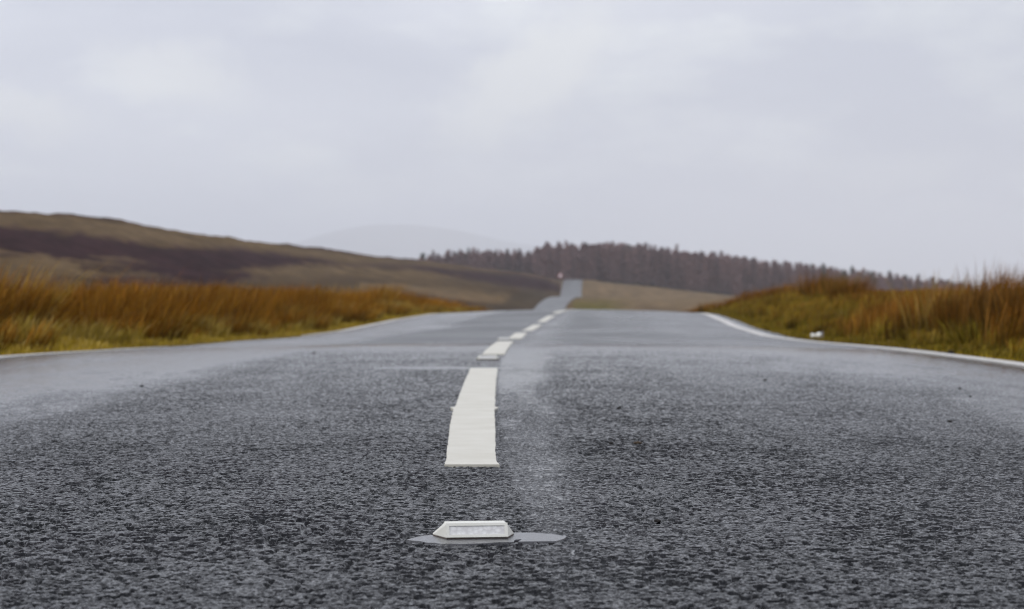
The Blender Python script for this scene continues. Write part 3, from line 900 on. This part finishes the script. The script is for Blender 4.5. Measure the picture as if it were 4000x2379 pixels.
def make_stud(x, y, rz, label, pad=True):
    e = empty('road_stud', (x, y, float(zroad(y, np.array(x - XC(y)))) + 0.0019), rz)
    tag(e, label, 'road stud', 'white road studs on the centre line')
    # body: waisted outline, widest across the middle, sloping faces front and rear
    fw, mw = 0.0375, 0.0500
    bot = [(-fw, -0.046), (fw, -0.046), (mw, -0.006), (mw, 0.006), (fw, 0.046), (-fw, 0.046), (-mw, 0.006), (-mw, -0.006)]
    tp = [(-fw + 0.0005, -0.039), (fw - 0.0005, -0.039), (fw - 0.001, -0.030), (fw - 0.001, -0.022), (fw - 0.0005, -0.012), (-fw + 0.0005, -0.012), (-fw + 0.001, -0.022), (-fw + 0.001, -0.030)]
    poly_prism('body', bot, tp, 0.0015, 0.0185, M_STUD, e, 0.0014)
    # recessed lens window, front and rear: frame bars stand proud of the lens
    for s in (-1,):
        def on_face(u, h, out):
            # point on the sloping face: u along, h height 0..1, out outward offset
            yy = -0.046 + 0.007 * h - out
            zz = 0.0015 + 0.017 * h + out * 0.40
            return (u * (-s if s > 0 else 1), yy * (-s) if s > 0 else yy, zz)
        def plate(name, u0, u1, h0, h1, out, mat, th=0.0012):
            a = [on_face(u, h, out) for (u, h) in ((u0, h0), (u1, h0), (u1, h1), (u0, h1))]
            b = [on_face(u, h, out - th) for (u, h) in ((u0, h0), (u1, h0), (u1, h1), (u0, h1))]
            me = bpy.data.meshes.new(name)
            me.from_pydata(a + b, [], [(0, 1, 2, 3), (7, 6, 5, 4), (0, 4, 5, 1), (1, 5, 6, 2), (2, 6, 7, 3), (3, 7, 4, 0)]); me.update()
            return obj(name, me, mat, e)
        plate('lens', -0.0335, 0.0335, 0.20, 0.80, 0.0010, M_LENS)
        # raised surround in one piece
        me = bpy.data.meshes.new('lens_frame'); V, Fc = [], []
        for (u0, u1, h0, h1) in ((-0.0372, 0.0372, 0.80, 0.985), (-0.0372, 0.0372, 0.02, 0.20), (-0.0372, -0.0335, 0.20, 0.80), (0.0335, 0.0372, 0.20, 0.80)):
            i0 = len(V)
            cs = ((u0, h0), (u1, h0), (u1, h1), (u0, h1))
            V += [on_face(u, h, 0.0021) for u, h in cs] + [on_face(u, h, -0.001) for u, h in cs]
            Fc += [tuple(i0 + k for k in f) for f in ((0, 1, 2, 3), (0, 4, 5, 1), (1, 5, 6, 2), (2, 6, 7, 3), (3, 7, 4, 0))]
        me.from_pydata(V, [], Fc); me.update()
        obj('lens_frame', me, M_STUD, e)
    # dirty joint line under the body
    jt = [(px * 0.985, py * 0.985) for px, py in bot]
    poly_prism('joint', jt, jt, -0.002, 0.0015, M_STUD_DIRT, e)
    if pad:
        # the smeared outline: a torn near edge and a tongue running to the right
        img = [(262, 470), (350, 445), (450, 425), (610, 408), (1000, 395), (1590, 383), (1800, 380), (2050, 398), (2240, 428), (2210, 455), (2110, 487),
               (1800, 490), (1640, 492), (1690, 462), (1600, 470), (1585, 497), (1420, 500), (1250, 512), (1000, 522), (820, 520), (700, 522), (610, 508),
               (520, 506), (440, 488), (350, 482)]
        out = []
        for (u, w) in img:
            dd = 0.3018 * FPX / (499.2 + 0.08205 * w - 286)
            out.append(((384 + 0.08205 * u - 512) * dd / FPX - x, dd - y))
        out = out[::-1]
        inn = [(px * 0.99, py * 0.985) for px, py in out]
        p = poly_prism('bitumen_pad', out, inn, -0.004, 0.0006, M_BIT, e)
        p.rotation_euler = (0, 0, -rz)
    return e


make_stud(-0.0475, 2.755, math.radians(7), 'nearest white road stud with its clear lens facing us on a smeared grey bitumen pad')
make_stud(-0.102, 9.48, math.radians(0), 'middle white road stud just in front of the second painted dash', False)
make_stud(-0.052, 15.5, math.radians(0), 'farthest white road stud just in front of the third painted dash', False)


# ------------------------------------------------------------------ loose stones on the road
def pebble(xp, yp, w, label, rgb=(0.022, 0.02, 0.019), hr=0.45):
    d = EYE * FPX / (yp - 286)
    for _ in range(30):
        X = (xp - 512) * d / FPX
        z = float(zroad(d, np.array(X - XC(d))))
        d = 0.5 * d + 0.5 * (EYE - z) * FPX / (yp - 286)
    import bmesh
    bm = bmesh.new(); bmesh.ops.create_icosphere(bm, subdivisions=2, radius=0.5)
    r = np.random.default_rng(int(xp * 7 + yp))
    k = r.normal(size=(4, 3)); ph = r.random(4) * 6
    for v in bm.verts:
        s = 1 + sum(0.10 * math.sin(3 * float(np.dot(k[i], v.co)) + ph[i]) for i in range(4))
        v.co = v.co * s
        v.co.x *= w; v.co.y *= w * 0.8; v.co.z *= w * hr
    me = bpy.data.meshes.new('pebble'); bm.to_mesh(me); bm.free()
    o = obj('pebble', me, simple_mat('pebble_stone', rgb, 0.9, 0.4, 150, 0.1))
    o.location = (X, d, z + w * hr * 0.35 + 0.001); o.rotation_euler = (0, 0, r.random() * 0.6 - 0.3)
    tag(o, label, 'pebble', 'loose stones lying on the road')


for p in ((638, 444.5, 0.020, 'largest loose stone, flat and brown, on the right lane beside the near dash', (0.05, 0.035, 0.022), 0.34),
          (611, 444.5, 0.010, 'small dark pebble just left of the flat brown stone'),
          (619, 409.0, 0.012, 'round black pebble farther up the road than the flat brown stone'),
          (658, 523.0, 0.011, 'dark pebble on the right lane level with the nearest road stud'),
          (314, 353.5, 0.016, 'black pebble on the left lane near the left wheel track'),
          (141.6, 387.0, 0.013, 'dark pebble on the shiny wet strip of the left lane'),
          (960, 389.0, 0.012, 'upper of two dark pebbles near the right edge line'),
          (970.6, 397.0, 0.010, 'lower of two dark pebbles near the right edge line'),
          (950, 422.5, 0.011, 'lone small pebble on the right lane below the pair by the edge line'),
          (950.7, 353.5, 0.045, 'black stone lying just outside the right edge line', (0.03, 0.024, 0.014), 0.5),
          (877, 345.0, 0.045, 'dark clod on the outer side of the right edge line nearer the crest', (0.05, 0.04, 0.025), 0.5),
          (765, 381.0, 0.012, 'faint dark pebble in the middle of the right lane')):
    pebble(*p)


# ------------------------------------------------------------------ litter on the right verge
def build_litter():
    import bmesh
    t = 2.80
    ds = np.linspace(10, 40, 3000)
    d = float(ds[np.argmin(np.abs((XC(ds) + t) * FPX / ds - (817 - 512)))]); x = float(XC(d)) + t
    z = float(ground_z(x, d)) + 0.012
    e = empty('litter', (x, d, z), math.radians(4))
    tag(e, 'crumpled white plastic bottle with a grey flap lying on the right verge', 'litter')
    white = simple_mat('litter_white', (0.70, 0.69, 0.64), 0.45, 0.12, 60)
    grey = simple_mat('litter_grey', (0.20, 0.19, 0.22), 0.5, 0.2, 40)
    e.scale = (0.88, 0.88, 0.88)
    # body: lathe with a squeezed waist, lying along x
    prof = [(-0.068, 0.010), (-0.066, 0.022), (-0.055, 0.027), (-0.036, 0.027), (-0.026, 0.014), (-0.016, 0.016), (-0.002, 0.030), (0.022, 0.034), (0.040, 0.033), (0.048, 0.024), (0.050, 0.008)]
    ns = 18; V, Q = [], []
    for i, (px, r) in enumerate(prof):
        for j in range(ns):
            a = 2 * math.pi * j / ns
            k = r * (1 + 0.12 * math.sin(3 * a + i * 1.3) + 0.08 * math.sin(5 * a + i))
            V.append((px, k * math.cos(a), 0.026 + k * math.sin(a) * 0.95))
    for i in range(len(prof) - 1):
        for j in range(ns):
            q = (j + 1) % ns; Q.append((i * ns + j, i * ns + q, (i + 1) * ns + q, (i + 1) * ns + j))
    Q += [tuple(range(ns)), tuple((len(prof) - 1) * ns + j for j in range(ns - 1, -1, -1))]
    me = bpy.data.meshes.new('bottle'); me.from_pydata(V, [], Q)
    for p in me.polygons:
        p.use_smooth = True
    obj('bottle', me, white, e)
    V = [(0.046, -0.018, 0.0), (0.066, -0.014, 0.0), (0.070, -0.010, 0.045), (0.066, -0.004, 0.078), (0.050, -0.008, 0.070), (0.044, -0.016, 0.04)]
    V2 = [(a, b + 0.006, c) for a, b, c in V]
    n = 6
    me = bpy.data.meshes.new('flap'); me.from_pydata(V + V2, [], [tuple(range(n)), tuple(range(2 * n - 1, n - 1, -1))] + [(i, n + i, n + (i + 1) % n, (i + 1) % n) for i in range(n)])
    obj('flap', me, grey, e)


build_litter()


# ------------------------------------------------------------------ far road sign
def build_sign():
    d = 592.0; x = float(XC(d)) - 3.0; z = float(ground_z(x, d, False))
    e = empty('road_sign', (x, d, z), 0)
    tag(e, 'tiny round red bordered road sign on a post left of the distant road', 'road sign')
    steel = simple_mat('sign_post', (0.28, 0.28, 0.29), 0.5, 0.1, 5)
    red = simple_mat('sign_red', (0.55, 0.03, 0.03), 0.4, 0.08, 5)
    wht = simple_mat('sign_white', (0.8, 0.8, 0.8), 0.4, 0.05, 5)

    def cyl(name, r, y0, y1, zc, mat, n=28, vertical=None):
        V, F_ = [], []
        for s in (0, 1):
            for j in range(n):
                a = 2 * math.pi * j / n
                if vertical is None:
                    V.append((r * math.cos(a), (y0, y1)[s], zc + r * math.sin(a)))
                else:
                    V.append((r * math.cos(a), r * math.sin(a), vertical[s]))
        F_ = [tuple(range(n)), tuple(range(2 * n - 1, n - 1, -1))] + [(j, n + j, n + (j + 1) % n, (j + 1) % n) for j in range(n)]
        me = bpy.data.meshes.new(name); me.from_pydata(V, [], F_)
        return obj(name, me, mat, e)
    zc = EYE + (286 - 275.4) * d / FPX - z
    cyl('post', 0.045, 0, 0, 0, steel, 12, (-0.3, zc + 0.2))
    cyl('border', 0.52, -0.07, -0.05, zc, red)
    cyl('face', 0.39, -0.076, -0.070, zc, wht)


build_sign()


# ------------------------------------------------------------------ haze
def build_haze():
    x, y0, y1, zb, zt = 20000.0, -60.0, 21000.0, -62.0, 470.0
    V = [(-x, y0, zb), (x, y0, zb), (x, y1, zb), (-x, y1, zb), (-x, y0, zt), (x, y0, zt), (x, y1, zt), (-x, y1, zt)]
    me = bpy.data.meshes.new('haze')
    me.from_pydata(V, [], [(3, 2, 1, 0), (4, 5, 6, 7), (0, 1, 5, 4), (1, 2, 6, 5), (2, 3, 7, 6), (3, 0, 4, 7)])
    m = bpy.data.materials.new('haze_air'); m.use_nodes = True
    nt = m.node_tree; nt.nodes.clear()
    out = nt.nodes.new('ShaderNodeOutputMaterial'); pv = nt.nodes.new('ShaderNodeVolumePrincipled')
    pv.inputs['Color'].default_value = (0.93, 0.955, 1.0, 1)
    pv.inputs['Density'].default_value = HAZE_DENSITY
    pv.inputs['Anisotropy'].default_value = 0.0
    nt.links.new(pv.outputs['Volume'], out.inputs['Volume'])
    o = obj('haze', me, m); tag(o, kind='stuff')


HAZE_DENSITY = 0.00018
build_haze()


# ------------------------------------------------------------------ sky and sun
SUN_EL, SUN_AZ = math.radians(42), math.radians(-125)     # high, behind the camera's left shoulder


def build_world():
    w = bpy.data.worlds.new('World'); SC.world = w; w.use_nodes = True
    nt = w.node_tree; N, L = nt.nodes, nt.links
    bg = N['Background']
    sky = N.new('ShaderNodeTexSky'); sky.sky_type = 'NISHITA'; sky.sun_disc = False
    sky.sun_elevation = SUN_EL; sky.sun_rotation = SUN_AZ
    sk = N.new('ShaderNodeVectorMath'); sk.operation = 'SCALE'; sk.inputs['Scale'].default_value = 1.0
    L.new(sky.outputs['Color'], sk.inputs[0])
    tc = N.new('ShaderNodeTexCoord')
    sep = N.new('ShaderNodeSeparateXYZ'); L.new(tc.outputs['Generated'], sep.inputs[0])
    zpos = n_math(N, L, 'MAXIMUM', sep.outputs['Z'], 0.0)
    lum = n_math(N, L, 'MULTIPLY_ADD', zpos, 2.0 * SKY_ZEN, 1.0)
    # soft stratus: noise stretched along the horizon
    mp = N.new('ShaderNodeMapping'); mp.inputs['Scale'].default_value = (5.0, 5.0, 17.0); mp.inputs['Location'].default_value = (1.3, 0.4, 2.1)
    mp.inputs['Rotation'].default_value = (0, math.radians(14), 0)
    L.new(tc.outputs['Generated'], mp.inputs['Vector'])
    nz = n_noise(N, 1.0, 6, 0.5); L.new(mp.outputs['Vector'], nz.inputs['Vector']); nz.inputs['Distortion'].default_value = 0.4
    r = n_ramp(N, 0.34, (0.86, 0.87, 0.90), 0.68, (1.12, 1.12, 1.10)); L.new(nz.outputs['Fac'], r.inputs['Fac'])
    mp2 = N.new('ShaderNodeMapping'); mp2.inputs['Scale'].default_value = (11.0, 11.0, 30.0); mp2.inputs['Location'].default_value = (4.7, 1.9, 0.3)
    mp2.inputs['Rotation'].default_value = (0, math.radians(25), 0)
    L.new(tc.outputs['Generated'], mp2.inputs['Vector'])
    nz2 = n_noise(N, 1.0, 5, 0.55); L.new(mp2.outputs['Vector'], nz2.inputs['Vector'])
    r2 = n_ramp(N, 0.50, (0.96, 0.96, 0.98), 0.70, (1.19, 1.19, 1.12)); L.new(nz2.outputs['Fac'], r2.inputs['Fac'])
    # brighter towards the left of the view
    side = n_math(N, L, 'MULTIPLY_ADD', sep.outputs['X'], -0.22, 1.0)
    lum = n_math(N, L, 'MULTIPLY', lum, side)
    c = n_mix(N, L, 'MULTIPLY', 1.0, r.outputs['Color'], r2.outputs['Color'])
    yv = n_math(N, L, 'MAXIMUM', sep.outputs['Y'], 0.05)
    cb = N.new('ShaderNodeCombineXYZ')
    L.new(n_math(N, L, 'DIVIDE', sep.outputs['X'], yv), cb.inputs[0]); L.new(n_math(N, L, 'DIVIDE', sep.outputs['Z'], yv), cb.inputs[1])
    wn = n_noise(N, 26.0, 5, 0.6); L.new(cb.outputs[0], wn.inputs['Vector'])
    wv = N.new('ShaderNodeVectorMath'); wv.operation = 'MULTIPLY_ADD'; L.new(wn.outputs['Color'], wv.inputs[0])
    wv.inputs[1].default_value = (0.05, 0.035, 0); L.new(cb.outputs[0], wv.inputs[2])
    for (u0, v0, ru, rv, rot, amt) in ((-0.152, 0.096, 0.050, 0.020, 12, 0.6), (0.008, 0.094, 0.072, 0.026, -38, 0.8), (-0.215, 0.078, 0.042, 0.016, 5, 0.6), (0.17, 0.05, 0.05, 0.015, -10, 0.35)):
        m1 = N.new('ShaderNodeMapping'); m1.vector_type = 'TEXTURE'
        m1.inputs['Location'].default_value = (u0 + 0.025, v0 + 0.017, 0); m1.inputs['Rotation'].default_value = (0, 0, math.radians(-rot))
        m1.inputs['Scale'].default_value = (ru, rv, 1.0); L.new(wv.outputs[0], m1.inputs['Vector'])
        fl = N.new('ShaderNodeVectorMath'); fl.operation = 'MULTIPLY'; L.new(m1.outputs[0], fl.inputs[0]); fl.inputs[1].default_value = (1, 1, 0)
        gr = N.new('ShaderNodeTexGradient'); gr.gradient_type = 'SPHERICAL'; L.new(fl.outputs[0], gr.inputs['Vector'])
        rp = n_ramp(N, 0.0, (0, 0, 0), 0.75, (1, 1, 1)); rp.color_ramp.interpolation = 'EASE'; L.new(gr.outputs['Fac'], rp.inputs['Fac'])
        c = n_mix(N, L, 'MIX', n_math(N, L, 'MULTIPLY', rp.outputs['Color'], amt), c, (1.25, 1.23, 1.11))
    cloud = N.new('ShaderNodeVectorMath'); cloud.operation = 'SCALE'; L.new(c, cloud.inputs[0]); L.new(lum, cloud.inputs['Scale'])
    tint = N.new('ShaderNodeVectorMath'); tint.operation = 'MULTIPLY'; L.new(cloud.outputs[0], tint.inputs[0])
    tint.inputs[1].default_value = tuple(v * SKY_HOR / BGS for v in (0.895, 0.918, 1.0))
    m = N.new('ShaderNodeMix'); m.data_type = 'RGBA'; m.inputs[0].default_value = 0.93
    L.new(sk.outputs[0], m.inputs[6]); L.new(tint.outputs[0], m.inputs[7])
    L.new(m.outputs[2], bg.inputs['Color'])
    bg.inputs['Strength'].default_value = BGS


BGS = 0.10
SKY_HOR = 0.785
SKY_ZEN = 0.6
build_world()

sl = bpy.data.lights.new('sun', 'SUN'); sl.energy = 0.8; sl.angle = math.radians(25); sl.color = (1.0, 0.96, 0.90)
so = bpy.data.objects.new('sun', sl); COL.objects.link(so)
# direction towards the sun: azimuth measured clockwise from +Y
sd = np.array([math.sin(SUN_AZ) * math.cos(SUN_EL), math.cos(SUN_AZ) * math.cos(SUN_EL), math.sin(SUN_EL)])
from mathutils import Vector
so.rotation_euler = Vector(sd).to_track_quat('Z', 'Y').to_euler()

# ------------------------------------------------------------------ camera
cam = bpy.data.cameras.new('camera')
cam.sensor_width = 36.0; cam.lens = 36.0 * FPX / 1024.0
cam.clip_start = 0.05; cam.clip_end = 40000
cam.dof.use_dof = True; cam.dof.focus_distance = 3.2; cam.dof.aperture_fstop = (cam.lens / 1000.0) / 0.0070
co = bpy.data.objects.new('camera', cam); COL.objects.link(co)
co.location = (0, 0, EYE)
co.rotation_euler = (math.radians(90) - math.atan(18.5 / FPX), 0, 0)
SC.camera = co

SC.render.engine = 'CYCLES'
SC.cycles.use_denoising = True
SC.cycles.filter_width = 1.1
SC.cycles.volume_bounces = 2
SC.cycles.max_bounces = 8
SC.view_settings.view_transform = 'Standard'; SC.view_settings.look = 'None'
SC.view_settings.exposure = 0.0; SC.view_settings.gamma = 1.0
